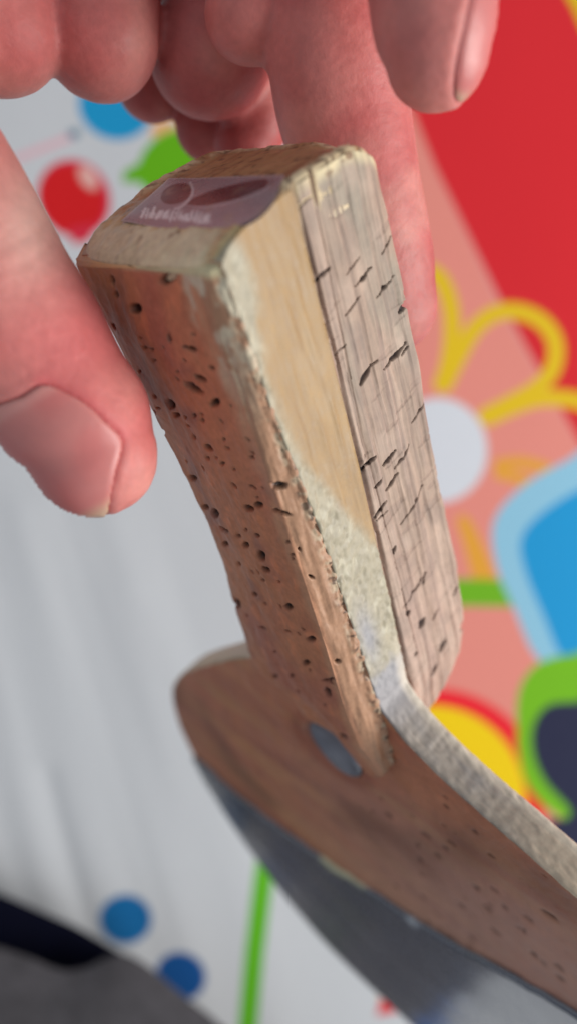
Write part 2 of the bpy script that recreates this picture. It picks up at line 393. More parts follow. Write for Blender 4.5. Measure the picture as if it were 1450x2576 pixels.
# --- the blade with its neck through the handle
Wr = curve([(-4, .05), (0, 0), (60, 0), (70, 0), (76, 0), (80, -2.2), (84, -6.3), (88, -12), (92, -19.5), (96, -28), (100, -35.5), (106, -43), (115, -50.5), (125, -56.5), (136, -61), (150, -64.4), (160, -65), (175, -62.5), (203, -52), (222, -37), (231, -20), (235, -4), (237.2, 12)])
Wl = curve([(-4, 31), (0, 30.6), (27, 25.5), (40, 23.2), (60, 24.8), (70, 27), (78, 31), (84, 36.5), (88, 43), (94.5, 52.6), (101, 62), (108.6, 72), (123, 86), (136, 92.5), (150, 95.6), (160, 95.8), (175, 93.3), (203, 84.5), (222, 71), (231, 56), (235, 38), (237.2, 18)])
def inv_out(w, side):
    aa = np.linspace(150, 237.2, 400); return None
def blade():
    a = np.concatenate([np.linspace(-.2, 74, 300), np.linspace(74.2, 110, 190), np.linspace(110.6, 225, 150), 225 + 12.1 * np.sin(np.linspace(.02, 1, 40) * math.pi / 2)])
    nn = 340; ne = 34; nfar = 24; nl = 12
    A_ = a[:, None]
    wr, wl = Wr(A_), Wl(A_); t0, t1 = tg(A_) + 0 * A_, tr(A_) + 0 * A_
    headm = sstep(74, 84, A_)
    rr = .9 * headm + .12
    def sec(u): return u
    u = (1 - np.cos(np.linspace(0, 1, nn) * math.pi)) / 2; u = (.5 * u + .5 * np.linspace(0, 1, nn))[None, :]
    wn = wr + rr + (wl - wr - 2*rr) * u; near = np.stack([t0 + 0 * wn, wn, A_ + 0 * wn], -1)
    def edge(wc, s, n, up):                                # rounded edge, s = outward sign
        th = np.linspace(0, 1, n)[None, :]
        if not up: th = 1 - th
        tt = t0 + (t1 - t0) * th
        e = np.minimum(tt - t0, t1 - tt); out = np.where(e < rr, rr - np.sqrt(np.maximum(rr**2 - (rr - e)**2, 0)), 0)
        return np.stack([tt, wc - s * out, A_ + 0 * tt], -1)
    left = edge(wl, 1, nl, True)
    wf = wl - rr - (wl - wr - 2*rr) * np.linspace(0, 1, nfar)[None, :]; far = np.stack([t1 + 0 * wf, wf, A_ + 0 * wf], -1)
    right = edge(wr, -1, ne, False)
    P = np.concatenate([near, left, far, right], 1)
    idx = np.concatenate([np.zeros(nn), np.ones(nl), np.full(nfar, 2), np.full(ne, 3)])[None, :] + 0 * A_
    fr = sstep(9, 0, P[..., 2]) * (P[..., 2] < 9); P[..., 2] += fr * (a_surf(P[..., 0], P[..., 1]) + chamf(P[..., 0]) + .45)
    n = gnormals(P, True)
    if n[len(a)//2, nn//2, 0] > 0: n = -n
    x, y = bpix(P); Tt, Ww, Aa = P[..., 0], P[..., 1], P[..., 2]
    face = cork_colour(P, 21)
    face = mixc(face, lin((188, 120, 92)), .5 * np.ones_like(x))
    strk = fbm(P, (.35, .35, .35), 1, 22)
    pale = fbm(np.stack([Tt, Aa * .22 + .02 * Ww, Ww * .04], -1), (1, 1, 1), 3, 23); face = mixc(face, lin((196, 140, 98)), sstep(.5, .72, pale) * .7)
    face = mixc(face, lin((214, 160, 118)), np.exp(-((Aa - 149 + .05 * (Ww - 30)) / 6.5) ** 2) * sstep(70, 40, Ww) * .55)
    sk = fbm(np.stack([Tt, Ww * .022, Aa * .16], -1), octv=3, seed=27); face = mixc(face, lin((128, 80, 64)), sstep(.5, .8, sk) * .4); face = mixc(face, lin((206, 152, 114)), sstep(.48, .3, sk) * .3)
    face = mixc(face, lin((182, 140, 126)), sstep(60, -10, Ww) * sstep(90, 125, Aa) * .75)
    face = mixc(face, lin((112, 72, 58)), sstep(.52, .85, fbm(P, (.05, .05, .05), 2, 24)) * .6)
    # fine pores on the near shoulder
    pm = np.zeros_like(x); rp = random.Random(11)
    for _ in range(90):
        cw = rp.uniform(-62, 14); ca = rp.uniform(92, 152) + max(0, -cw - 20) * .25; ra = rp.uniform(.25, .8); rw = ra * rp.uniform(.8, 1.9)
        m = (np.abs(Ww - cw) < 2.5) & (np.abs(Aa - ca) < 2) & (idx == 0)
        if m.any(): pm[m] = np.maximum(pm[m], sstep(1.3, .6, np.hypot((Ww[m] - cw) / rw, (Aa[m] - ca) / ra)) * rp.uniform(.5, 1))
    face = mixc(face, DARK, pm * .8)
    # edge strip: golden neck, rough glue, blue grey stain, ribbed pale rim
    neck = np.ones(P.shape) * lin((162, 133, 93))
    gr = fbm(P, (1.6, 1, .12), 3, 40); neck = mixc(neck, lin((150, 120, 82)), sstep(.5, .7, gr) * .6); neck = mixc(neck, lin((174, 145, 104)), sstep(.52, .7, fbm(P, (.6, .3, .15), 2, 41)) * .5)
    glue_edge = curve([(-5, 2.6), (0, 4.6), (6, 4.8), (12, 3.4), (20, 3.0), (30, 4.8), (38, 8), (46, 11.5), (52, 14.5), (260, 16)])
    gm = sstep(1.2, -1.2, Tt - glue_edge(Aa) + 2.0 * (fbm(P, (.5, .5, .4), 3, 42) - .5)) * sstep(80, 72, Aa)
    glue = np.ones(P.shape) * lin((168, 160, 138)); glue = mixc(glue, lin((146, 138, 118)), sstep(.5, .8, fbm(P, (1.3, 1, 1.0), 3, 43)) * .8)
    glue = mixc(glue, lin((188, 182, 160)), sstep(.56, .7, fbm(P, (.9, 1, .6), 3, 44)) * .8)
    neck = neck * (1 - gm[..., None]) + glue * gm[..., None]
    stain = np.exp(-(((Tt - 6.3 - .02 * (Aa - 62)) / 1.9) ** 2 + ((Aa - 62) / 6) ** 2)) + sstep(68, 72, Aa + 1.5 * (fbm(P, (.8, 1, .6), 2, 45) - .5) * 2) * sstep(100, 80, Aa)
    neck = mixc(neck, lin((150, 150, 156)), np.clip(stain, 0, 1) * .9)
    rim = np.ones(P.shape) * lin((166, 156, 145)); arc = Aa + Ww * -1.0
    ribs = fbm(np.stack([Tt * .05, arc * .8, 0 * Tt], -1), octv=2, seed=46); rim = mixc(rim, lin((140, 138, 140)), sstep(.45, .8, ribs) * .25)
    rim = mixc(rim, lin((138, 138, 142)), sstep(.45, .8, fbm(np.stack([Tt * .5, arc * .13, 0 * Tt], -1), octv=2, seed=47)) * .35)
    rim = mixc(rim, lin((196, 178, 152)), sstep(-10, -36, Ww) * .75)
    hm = sstep(76, 84, Aa) * (Ww < 20)
    strip = neck * (1 - hm[..., None]) + rim * hm[..., None]
    strip = mixc(strip, lin((226, 214, 194)), sstep(2.6, .6, tr(Aa) - Tt) * sstep(62, 80, Aa) * .8)  # highlight painted along the far edge of the strip
    # paler line along the right edge of the near face
    isE = np.isin(idx, (1, 3)).astype(float)
    nearedge = (idx == 0) * sstep(1.2, .2, Ww - Wr(Aa)) * .35
    c = face * (1 - isE[..., None]) + strip * isE[..., None]; c = mixc(c, lin((206, 160, 122)), nearedge)
    c = mixc(c, lin((206, 184, 156)), (idx == 1) * .8)
    disp = (fbm(P, (.25, .25, .2), 3, 50) - .5) * .5 * headm * (idx == 0)
    disp = disp + isE * (idx == 3) * (gm * ((fbm(P, (1.1, 1, .7), 3, 51) - .5) * .7 + (fbm(P, (3, 1, 2.6), 2, 52) - .5) * .15) + (1 - gm) * (fbm(P, (1.8, 1, .15), 2, 53) - .5) * .35)
    disp = disp + (idx == 3) * hm * (ribs - .5) * .2
    disp = disp + (idx == 3) * sstep(1.6, .2, Tt - tg(Aa)) * sstep(78, 70, Aa) * (fbm(P, (.8, .8, .6), 2, 54) - .35) * .8
    disp = disp - pm * .4 * (idx == 0)
    # eye shaped hollow beside the foot of the handle
    q = ell_sd(x, y, 834, 1886, 92, 31, 41) / 31; hol = (idx == 0) * sstep(.10, -.25, q)
    disp = disp - hol * 2.6; c = mixc(c, lin((52, 44, 50)), hol)
    c = mixc(c, lin((150, 84, 66)), (idx == 0) * np.exp(-((q - .25) / .3) ** 2) * .6)
    P = P + n * disp[..., None]
    return P, c
blade_mat = mat_col('bare_blade_wood', rough=.5, fine=1000, bump=.18, var=.10, spec=.4, dist=.0003)
P, c = blade(); BP = P
loft('blade', bl(P), c, bat, blade_mat)

# glossy patch seen in the hollow
def gloss(name, rgb, rough, spec=.5, bump=.1, fine=300):
    m = bpy.data.materials.new(name); m.use_nodes = True; b = m.node_tree.nodes['Principled BSDF']
    N = m.node_tree.nodes; L = m.node_tree.links
    tc = N.new('ShaderNodeTexCoord'); n = N.new('ShaderNodeTexNoise'); n.inputs['Scale'].default_value = fine; n.inputs['Detail'].default_value = 4
    L.new(tc.outputs['Object'], n.inputs[0]); cr = N.new('ShaderNodeValToRGB')
    c = lin(rgb); cr.color_ramp.elements[0].position = .35; cr.color_ramp.elements[1].position = .65
    cr.color_ramp.elements[0].color = (*(c * .85), 1); cr.color_ramp.elements[1].color = (*(c * 1.15), 1)
    L.new(n.outputs[0], cr.inputs[0]); L.new(cr.outputs[0], b.inputs['Base Color'])
    b.inputs['Roughness'].default_value = rough; b.inputs['Specular IOR Level'].default_value = spec
    bp = N.new('ShaderNodeBump'); bp.inputs['Strength'].default_value = bump; bp.inputs['Distance'].default_value = .0004
    L.new(n.outputs[0], bp.inputs['Height']); L.new(bp.outputs[0], b.inputs['Normal'])
    return m
def hollow_patch():
    n, m = 16, 48; V = []; F = []
    for i in range(n):
        r = (i / (n - 1)) * 1.05
        for j in range(m):
            t = 2 * math.pi * j / m; u = 90 * r * math.cos(t); v = 31 * r * math.sin(t); a = math.radians(41)
            q = on_plane(834 + u*math.cos(a) - v*math.sin(a), 1886 + u*math.sin(a) + v*math.cos(a), 0, 4.5)
            V.append((4.5 + .6 + 1.0 * (1 - r*r) - .7 * u / 90, q[1], q[2]))
    me = mesh_from('hollow_inlay', bl(np.array(V)), grid_faces(n, m, True))
    return link('hollow_inlay', me, bat, gloss('slate_inlay', (124, 127, 138), .22, .8, .05))
hp = hollow_patch(); hp['label'] = 'smooth slate grey eye shaped patch beside the foot of the handle'

# --- far side of the handle: grey layered cork with slanting cracks
CR = [(788,708,832,672,8),(745,525,790,486,6),(870,690,905,645,3),(893,720,935,672,4),(906,706,920,692,9),(948,750,990,692,3.5),(962,728,968,718,8),(868,795,905,745,3),(1004,786,1028,752,12),
 (840,895,870,867,3),(803,799,804,790,7),(908,968,935,920,11),(935,920,950,905,4),(965,930,1020,862,6),(988,906,1004,884,10),(1010,895,1025,870,4),(1044,866,1050,854,11),(1035,1065,1067,1013,3.5),(905,1182,943,1147,7),
 (966,1172,994,1134,9),(993,1180,1030,1120,4),(942,1228,960,1203,6),(972,1235,1000,1190,6),(940,1303,972,1260,6),(945,1310,975,1285,2.5),(1008,1320,1065,1220,3.5),(1115,1255,1119,1235,5),(902,1178,903,1188,8),(985,1392,990,1372,5),
 (1022,1546,1028,1538,10),(1012,1530,1070,1440,2.6),(1056,1580,1066,1556,12),(1108,1640,1118,1610,8),(1160,1590,1168,1560,8),(960,640,985,590,3),(1085,1700,1100,1668,5),(1085,1560,1100,1530,3),(1040,1650,1046,1640,5),(1140,1500,1150,1470,4),(1062,1470,1068,1440,3)]
Tmax = curve([(-4, 30.2), (0, 30.6), (20, 30.4), (40, 30.0), (60, 29.9), (74, 29.8), (80, 28.8), (85, 26.2), (88, 23), (90, 18.5), (91, 13.5)])
def far_scale():
    M = 820; a0 = np.linspace(-.2, 90.8, M)[:, None]
    t0 = tr(a0) + .12; t1 = Tmax(a0); nf = 150; nr = 12
    u = np.linspace(0, 1, nf)[None, :]
    r = (2.0 + 1.2 * sstep(12, 0, a0)) * np.ones_like(a0); r = np.minimum(r, (t1 - t0) * .3)
    T = t0 + (t1 - r - t0) * u; w0 = .0 + 1.5 * sstep(78, 91, a0)
    # layered face: first lamella slightly proud, groove, second lamella
    W = w0 + 0 * T
    g1 = np.exp(-((T - (t0 + .25)) / .22) ** 2) * .7; gpos = 17.2 - 1.9 * (a0 / 30).clip(0, 1); g2 = np.exp(-((T - gpos) / .16) ** 2) * .45
    W = W + g1 + g2 - .25 * sstep(0, .3, T - t0) * sstep(.2, 0, T - gpos) + .05
    W = W + .02 * (T - 17) * 0
    face = np.stack([T, W, a0 + 0 * T], -1)
    th = np.linspace(0, math.pi / 2, nr + 1)[None, 1:]
    corner = np.stack([t1 - r + r * np.sin(th), w0 + .05 + r * (1 - np.cos(th)), a0 + 0 * th], -1)
    wl = Wmax(a0) - .3
    k = 14; uk = np.linspace(0, 1, k + 1)[None, 1:]
    back = np.stack([t1 + 0 * uk, w0 + r + (wl - 2*r - w0) * uk, a0 + 0 * uk], -1)
    c2 = np.stack([t1 - r + r * np.cos(th), wl - r + r * np.sin(th), a0 + 0 * th], -1)
    lf = np.stack([t1 - r + (t0 - t1 + r) * uk, wl + 0 * uk, a0 + 0 * uk], -1)
    bt = np.stack([t0 + 0 * uk[:, :-1], wl + (w0 + .8 - wl) * uk[:, :-1], a0 + 0 * uk[:, :-1]], -1)
    P = np.concatenate([face, corner, back, c2, lf, bt], 1)
    fr = sstep(9, 0, P[..., 2]) * (P[..., 2] < 9); P[..., 2] += fr * (a_surf(P[..., 0], P[..., 1]) + .3)
    n = gnormals(P, True)
    if n[M//2, nf//2, 1] > 0: n = -n
    x, y = bpix(P); Tt, Ww, Aa = P[..., 0], P[..., 1], P[..., 2]
    vis = np.zeros(P.shape[1]); vis[:nf + nr + 4] = 1; vis = vis[None, :]
    c = np.ones(P.shape) * lin((166, 144, 128))
    st = fbm(P, (.55, .3, .045), 3, 61); st2 = fbm(P, (1.3, .5, .12), 3, 62)
    c = mixc(c, lin((150, 128, 120)), sstep(.44, .68, st) * .6); c = mixc(c, lin((194, 170, 152)), sstep(.52, .7, st2) * .55)
    blk = fbm(P, (.5, .3, .10), 1, 67); c = mixc(c, lin((158, 136, 120)), sstep(.45, .8, blk) * .5)
    crs = fbm(np.stack([Tt * .16, Ww * 0, Aa * .9 + Tt * .12], -1), octv=2, seed=68); c = mixc(c, lin((146, 124, 112)), sstep(.64, .74, crs) * .5)
    c = mixc(c, lin((150, 146, 132)), sstep(.5, .7, fbm(P, (.15, .3, .08), 2, 63)) * sstep(45, 5, Aa) * .6)
    c = mixc(c, lin((198, 166, 150)), sstep(40, 85, Aa) * .5)
    lam = sstep(.1, -.1, Tt - (17.2 - 1.9 * np.clip(Aa / 30, 0, 1))); c = mixc(c, lin((190, 166, 150)), lam * .5 * (Ww < 2))
    gd = g1 / .7; c[:, :nf] = mixc(c[:, :nf], lin((120, 96, 84)), np.clip(gd * .6 + g2 / .45 * .6, 0, 1))
    rimt = sstep(2.2, .3, Aa - a_surf(Tt, Ww) + .8 * (fbm(P, (.5, .5, .5), 1, 69) - .5)) * sstep(1.5, .3, Aa); c = mixc(c, lin((216, 202, 164)), rimt * .85)
    c = mixc(c, lin((120, 90, 66)), rimt * sstep(.62, .72, fbm(P, (.9, .9, .9), 2, 64)) * .9)
    col_ = .5 + .5 * np.cos(2 * math.pi * (Tt + .5 * (fbm(P, (.1, .1, .05), 2, 55) - .5) * 2) / 2.5); seg = fbm(np.stack([np.floor(Tt / 2.5) * 3.7, 0 * Tt, Aa * .22], -1), octv=1, seed=56)
    c = mixc(c, lin((124, 104, 94)), sstep(.75, 1, col_) * .35); c = mixc(c, lin((142, 124, 114)), sstep(.5, .75, seg) * .45); c = mixc(c, lin((190, 168, 152)), sstep(.45, .25, seg) * .4)
    disp = -sstep(.7, 1, col_) * .12 + (st - .5) * .6 + (st2 - .5) * .35 + (blk - .5) * .3 - sstep(.64, .74, crs) * .12 + (fbm(P, (.3, .3, .2), 2, 65) - .5) * .5
    disp = disp + rimt * (fbm(P, (.6, .6, .6), 2, 66) - .4) * .4
    cut = np.zeros_like(x)
    for (x0, y0, x1, y1, w) in CR:
        m = (x > min(x0, x1) - 16) & (x < max(x0, x1) + 16) & (y > min(y0, y1) - 16) & (y < max(y0, y1) + 16)
        if not m.any(): continue
        xx, yy = x[m], y[m]; wob = (fbm(np.stack([xx/15, yy/15, 0*xx], -1), octv=2, seed=x0) - .5)
        dd = seg_d(xx + wob * 3.5, yy + wob * 3.5, [(x0, y0), (x1, y1)])
        tt = ((xx-x0)*(x1-x0) + (yy-y0)*(y1-y0)) / ((x1-x0)**2 + (y1-y0)**2); ww = max(w * .42, 1.4) * (.55 + .6 * np.sin(np.clip(tt, .05, .95) * math.pi)) 
        cut[m] = np.maximum(cut[m], sstep(1.5, .6, dd / ww) * (.6 + .4 * min(1, w / 5)))
    cut = cut * vis
    c = mixc(c, lin((46, 34, 38)), cut * .95); disp = disp - cut * .7
    P = P + n * (disp * vis)[..., None]
    return P, c
far_mat = mat_col('grey_layered_cork', rough=.62, fine=900, bump=.35, var=.12, spec=.3, stretch=(1, 1, 1), dist=.0003)
P, c = far_scale()
loft('far_handle_side', bl(P), c, bat, far_mat)

# --- worn butt end with a raised, splintered rim and amber varnish
def butt():
    nT, nW = 130, 130
    T = np.linspace(.6, 30.9, nT)[:, None] + np.zeros((1, nW)); W = np.linspace(.1, 31.2, nW)[None, :] + np.zeros((nT, 1))
    # round the outline
    e = np.minimum(np.minimum(T - .6, 30.9 - T), np.minimum(W - .1, 31.2 - W))
    cT, cW = 15.75, 15.65; sx = (T - cT) / 15.15; sy = (W - cW) / 15.55
    k = 1 - .05 * (np.abs(sx) ** 4) * (np.abs(sy) ** 4) * 1.6
    T2 = cT + (T - cT) * k; W2 = cW + (W - cW) * k
    P = np.stack([T2, W2, a_surf(T2, W2)], -1)
    n1 = fbm(P, (.6, .6, .6), 3, 70); n2 = fbm(P, (.55, .55, .55), 2, 71)
    rim = sstep(3.2, .6, e + 1.6 * (n1 - .5)) * np.maximum(sstep(11, 15, T), .25); rimN = sstep(6.4, 4.6, T + 2.6 * (n1 - .5)) * sstep(.8, 4, W)
    a = P[..., 2] - .45 * rim - .3 * rim * (n2 - .4) * .6 + .25 * (1 - rim) + (n1 - .5) * .3
    a = a + chamf(T) + sstep(.9, 0, e) * .35 - .25
    P[..., 2] = a
    c = np.ones(P.shape) * lin((178, 138, 96)); c = mixc(c, lin((146, 104, 70)), sstep(.45, .7, fbm(P, (.12, .7, .3), 3, 72)) * .7)
    c = mixc(c, lin((210, 186, 130)), sstep(10, 5.5, T) * .7)
    c = mixc(c, lin((222, 206, 170)), np.maximum(rim * sstep(.40, .6, n2 + .12), 0) * .8)
    c = mixc(c, lin((216, 208, 176)), rimN * (.75 + .25 * n2)); c = mixc(c, lin((96, 72, 56)), rim * sstep(.62, .72, fbm(P, (1.1, 1.1, 1.1), 2, 73)) * .85)
    c = mixc(c, lin((70, 44, 30)), sstep(.66, .74, fbm(P, (.8, .8, .8), 2, 74)) * .6 * sstep(2, 5, T))
    V = P.reshape(-1, 3); back = P.copy(); back[..., 2] = 3.0
    F1 = grid_faces(nT, nW); ring = [i for i in range(nW)] + [i * nW + nW - 1 for i in range(1, nT)] + [(nT-1)*nW + i for i in range(nW-2, -1, -1)] + [i * nW for i in range(nT-2, 0, -1)]
    ring = np.array(ring); lo = V[ring].copy(); lo[:, 2] = 3.5; lo[:, 0] = cT + (lo[:, 0] - cT) * .98; lo[:, 1] = cW + (lo[:, 1] - cW) * .98
    Vn = np.concatenate([V, lo]); m = len(ring); j = np.arange(m); F2 = np.stack([ring[j], ring[(j+1) % m], len(V) + (j+1) % m, len(V) + j], -1)
    cc = np.concatenate([c.reshape(-1, 3), c.reshape(-1, 3)[ring]])
    me = mesh_from('butt_end', bl(Vn), np.concatenate([F1[:, ::-1], F2]), cc)
    return link('butt_end', me, bat, mat_col('varnished_end_grain', rough=.42, fine=900, bump=.4, var=.18, spec=.5, dist=.0003, coat=.25))
bo = butt()

# --- printed badge on the butt
def badge():
    S = [np.array(p, float) for p in ((305, 555), (425, 448), (716, 439), (600, 574))]   # left, top, right, bottom
    nu, nv = 220, 90
    u = np.linspace(0, 1, nu)[:, None]; v = np.linspace(0, 1, nv)[None, :]
    # u: left->right, v: near->far
    X = (1-u)*(1-v)*S[0][0] + u*(1-v)*S[3][0] + (1-u)*v*S[1][0] + u*v*S[2][0]
    Y = (1-u)*(1-v)*S[0][1] + u*(1-v)*S[3][1] + (1-u)*v*S[1][1] + u*v*S[2][1]
    # bulge: rounded near corner, curved lower and right borders
    Y = Y + 14 * np.sin(math.pi * u) * (1 - v) + 20 * (u ** 2) * np.sin(math.pi * v); X = X + 10 * (u ** 2) * np.sin(math.pi * v) - 22 * (u**4) * (1-v)**3
    r = np.stack([(X-725)*K, -(Y-1288)*K, -np.ones_like(X)], -1); f = F0 - np.array([0, 0, H*1000])
    rb = r @ BM; fb = f @ BM; s = fb[2] / rb[..., 2]
    for _ in range(6):
        q = r * s[..., None] @ BM - fb; ta = a_surf(q[..., 0], q[..., 1]) - .62; s = (fb[2] + ta) / rb[..., 2]
    P = r * s[..., None] @ BM - fb
    P[..., 2] += (fbm(P, (.1, .1, .1), 2, 80) - .5) * .3
    c = np.ones(P.shape) * lin((156, 136, 142))
    aa = 1.6
    def put(sd, rgb, k=1.): 
        nonlocal c
        c = mixc(c, lin(rgb), sstep(aa, -aa, sd) * k)
    put(ell_sd(X, Y, 444, 486, 42, 24, -20), (86, 42, 50)); put(ell_sd(X, Y, 574, 486, 116, 19, -15), (86, 42, 50))
    put(seg_d(X, Y, smooth_line([(466, 515), (520, 520), (600, 503), (660, 478), (676, 466), (677, 452)])) - 1.8, (196, 180, 186), .8)
    put(seg_d(X, Y, smooth_line([(478, 458), (484, 472), (483, 486), (474, 502), (456, 518), (440, 524)])) - 3.0, (206, 196, 200))
    put(seg_d(X, Y, smooth_line([(478, 510), (520, 506), (570, 499)])) - 2.0, (86, 42, 50))
    # illegible run of worn white letters
    rg = random.Random(5); xx = 356
    while xx < 520:
        h = rg.uniform(16, 26); yb = 536 + .09 * (xx - 356) + rg.uniform(-3, 3)
        put(seg_d(X, Y, [(xx, yb + h*.4), (xx + rg.uniform(5, 12), yb - h*.6)]) - rg.uniform(2., 3.2), (236, 230, 232), rg.uniform(.6, 1))
        put(seg_d(X, Y, [(xx + 2, yb - h*.3), (xx + rg.uniform(8, 14), yb + h*.35)]) - rg.uniform(1.6, 2.8), (236, 230, 232), rg.uniform(.5, .9))
        xx += rg.uniform(7, 12)
    e = np.minimum(np.minimum(u, 1-u) * 1.5 + 0*v, np.minimum(v, 1-v)); c = mixc(c, lin((206, 198, 190)), sstep(.03, .0, e) * .7)
    c = mixc(c, lin((176, 150, 120)), sstep(.6, .75, fbm(P, (.5, .5, .5), 3, 81)) * .25)
    P2 = P.copy(); P2[..., 2] += .35
    V = np.concatenate([P.reshape(-1, 3), P2.reshape(-1, 3)]); F1 = grid_faces(nu, nv)
    me = mesh_from('badge', bl(V), np.concatenate([F1, F1[:, ::-1] + nu*nv]), np.concatenate([c.reshape(-1, 3)] * 2))
    return link('badge', me, bat, mat_col('printed_foil', rough=.30, fine=500, bump=.08, var=.05, spec=.6, coat=.4))
bd = badge(); bd['label'] = 'curling mauve sticker with two maroon swooshes and worn white lettering'

# --- splinters standing on the far rim
def splinters():
    V = []; F = []
    rg = random.Random(3)
    for k in range(14):
        T = 31 - rg.random() * 1.2 if k % 3 else 22 + rg.random() * 8; W = rg.choice([rg.uniform(17, 21), rg.uniform(4, 26)]) if k % 3 else rg.uniform(.2, 1.2)
        a = float(a_surf(T, W)) - .2; L_ = rg.uniform(.3, .9); d = np.array([rg.uniform(-1, 1), rg.uniform(-1, 1), rg.uniform(-1.2, -.1)]); d /= np.linalg.norm(d)
        s = np.cross(d, [0, 1, .3]); s /= np.linalg.norm(s); t = np.cross(d, s); b = len(V); p = np.array([T, W, a])
        for q in (s, t, -s, -t): V.append(p + q * .16)
        for q in (s, t, -s, -t): V.append(p + d * L_ + q * .05)
        for i in range(4): F.append((b+i, b+(i+1) % 4, b+4+(i+1) % 4, b+4+i))
        F.append((b+4, b+5, b+6, b+7))
    me = mesh_from('splinters', bl(np.array(V)), F, np.ones((len(V), 3)) * lin((214, 194, 154)), False)
    o = link('splinters', me, bat, wood_mat); o['kind'] = 'stuff'
splinters()

# --- rubber sheets
a_in = curve([(-66, 139), (-30, 140), (-12, 146), (6, 152.5), (25, 156.5), (43, 159.5), (54, 160.5), (67, 161.5), (82, 160), (91, 157), (96, 157)])
def out_a(w):
    aa = np.linspace(160, 237.1, 900); r = np.empty_like(w)
    L_, R_ = Wl(aa), Wr(aa)
    for i, q in enumerate(w):
        ok = (L_ >= q) & (R_ <= q); r[i] = aa[ok].max() if ok.any() else 160
    return r
def rubber(name, tin, tout, ain, label):
    w = 15.4 + 79.0 * np.sin(np.linspace(-1, 1, 170) * math.pi / 2); n = 110
    o = out_a(w) - .5; i = ain(w) + 1.2 * (vnoise(np.stack([w*.35, 0*w, 0*w+tin], -1)) - .5) ; i = np.minimum(i, o - .4)
    f = np.linspace(0, 1, n)[None, :]; A_ = i[:, None] + (o - i)[:, None] * f; W_ = w[:, None] + 0 * f
    s = 1 if tout > tin else -1
    edge = np.minimum(f, 1 - f) * (o - i)[:, None]; T_ = tout - s * .5 * sstep(.7, 0, edge) + s * (fbm(np.stack([W_*.05, A_*.05, 0*W_], -1), octv=2, seed=90) - .5) * .35
    P1 = np.stack([T_, W_, A_], -1); P2 = np.stack([tin + 0 * T_, W_, A_], -1)
    c = np.ones(P1.shape) * lin((54, 66, 88))
    x, y = bpix(P1)
    ch = sstep(16, 5, seg_d(x, y, smooth_line([(812, 2158), (840, 2185), (880, 2205), (915, 2226)]))) ; c = mixc(c, lin((206, 206, 160)), ch * .9)
    c = mixc(c, lin((190, 200, 210)), sstep(11, 3, seg_d(x, y, [(1028, 2312), (1042, 2328)])))
    c = mixc(c, lin((66, 70, 76)), sstep(.5, .7, fbm(P1, (.08, .08, .08), 3, 91)) * .5)
    nn = P1.shape[0] * P1.shape[1]; F1 = grid_faces(*P1.shape[:2]); M_, N_ = P1.shape[:2]
    ring = np.array(list(range(N_)) + [k*N_ + N_-1 for k in range(1, M_)] + [(M_-1)*N_ + k for k in range(N_-2, -1, -1)] + [k*N_ for k in range(M_-2, 0, -1)])
    j = np.arange(len(ring)); j2 = (j+1) % len(ring); F2 = np.stack([ring[j2], ring[j], ring[j] + nn, ring[j2] + nn], -1)
    me = mesh_from(name, bl(np.concatenate([P1.reshape(-1, 3), P2.reshape(-1, 3)])), np.concatenate([F1, F1[:, ::-1] + nn, F2]), np.concatenate([c.reshape(-1, 3)] * 2))
    ob = link(name, me, bat, rub_mat); ob['label'] = label
rub_mat = mat_col('worn_rubber', rough=.26, fine=500, bump=.03, var=.06, spec=1.0, coat=1.0); rub_mat.node_tree.nodes['Principled BSDF'].inputs['Coat Roughness'].default_value = .12; rub_mat.node_tree.nodes['Principled BSDF'].inputs['Coat IOR'].default_value = 2.0
rubber('rubber_sheet', 4.6, 3.5, a_in, 'dark slate rubber sheet with a bluish sheen and a chipped pale edge')
rubber('rubber_sheet', 11.5, 13.0, curve([(-66, 160), (15, 150), (60, 165), (96, 175)]), 'rubber sheet on the far face of the bat')

# ------------------------------------------------------------------ the hand that holds it: one continuous skin
def chain(pts, n=14, m=40, flat=1.0, fdir=None):
    """tapered limb through (x, y, depth, radius) points with domed ends"""
    q = np.array([[*at(x, y, d), r] for x, y, d, r in pts]); p = np.vstack([2*q[0]-q[1], q, 2*q[-1]-q[-2]]); p[0, 3] = q[0, 3]; p[-1, 3] = q[-1, 3]
    C = []
    for i in range(1, len(p) - 2):
        a, b, c, d = p[i-1:i+3]
        for k in range(n):
            t = k / n; C.append(.5*((2*b) + (-a+c)*t + (2*a-5*b+4*c-d)*t*t + (-a+3*b-3*c+d)*t**3))
    C.append(q[-1]); C = np.array(C)
    tan = np.gradient(C[:, :3], axis=0); tan /= np.linalg.norm(tan, axis=1, keepdims=True)
    cen = [C[:, :3]]; rad = [C[:, 3]]; tn = [tan]
    ths = np.linspace(0, math.pi / 2, 10)[1:]
    e = C[-1]; cen.append(np.array([e[:3] + tan[-1] * e[3] * math.sin(t) for t in ths])); rad.append(np.array([max(e[3] * math.cos(t), .02) for t in ths])); tn.append(np.repeat(tan[-1:], len(ths), 0))
    s = C[0]; cen.insert(0, np.array([s[:3] - tan[0] * s[3] * math.sin(t) for t in ths[::-1]])); rad.insert(0, np.array([max(s[3] * math.cos(t), .02) for t in ths[::-1]])); tn.insert(0, np.repeat(tan[:1], len(ths), 0))
    cen = np.vstack(cen); rad = np.concatenate(rad); tn = np.vstack(tn)
    ref = np.array(fdir if fdir is not None else (0, 0, 1.)); U = np.cross(tn, ref); U /= np.linalg.norm(U, axis=1, keepdims=True); Vv = np.cross(tn, U)
    th = np.linspace(0, 2*math.pi, m, endpoint=False)
    P = cen[:, None] + (U[:, None] * np.cos(th)[None, :, None] + Vv[:, None] * np.sin(th)[None, :, None] * flat) * rad[:, None, None]
    return P
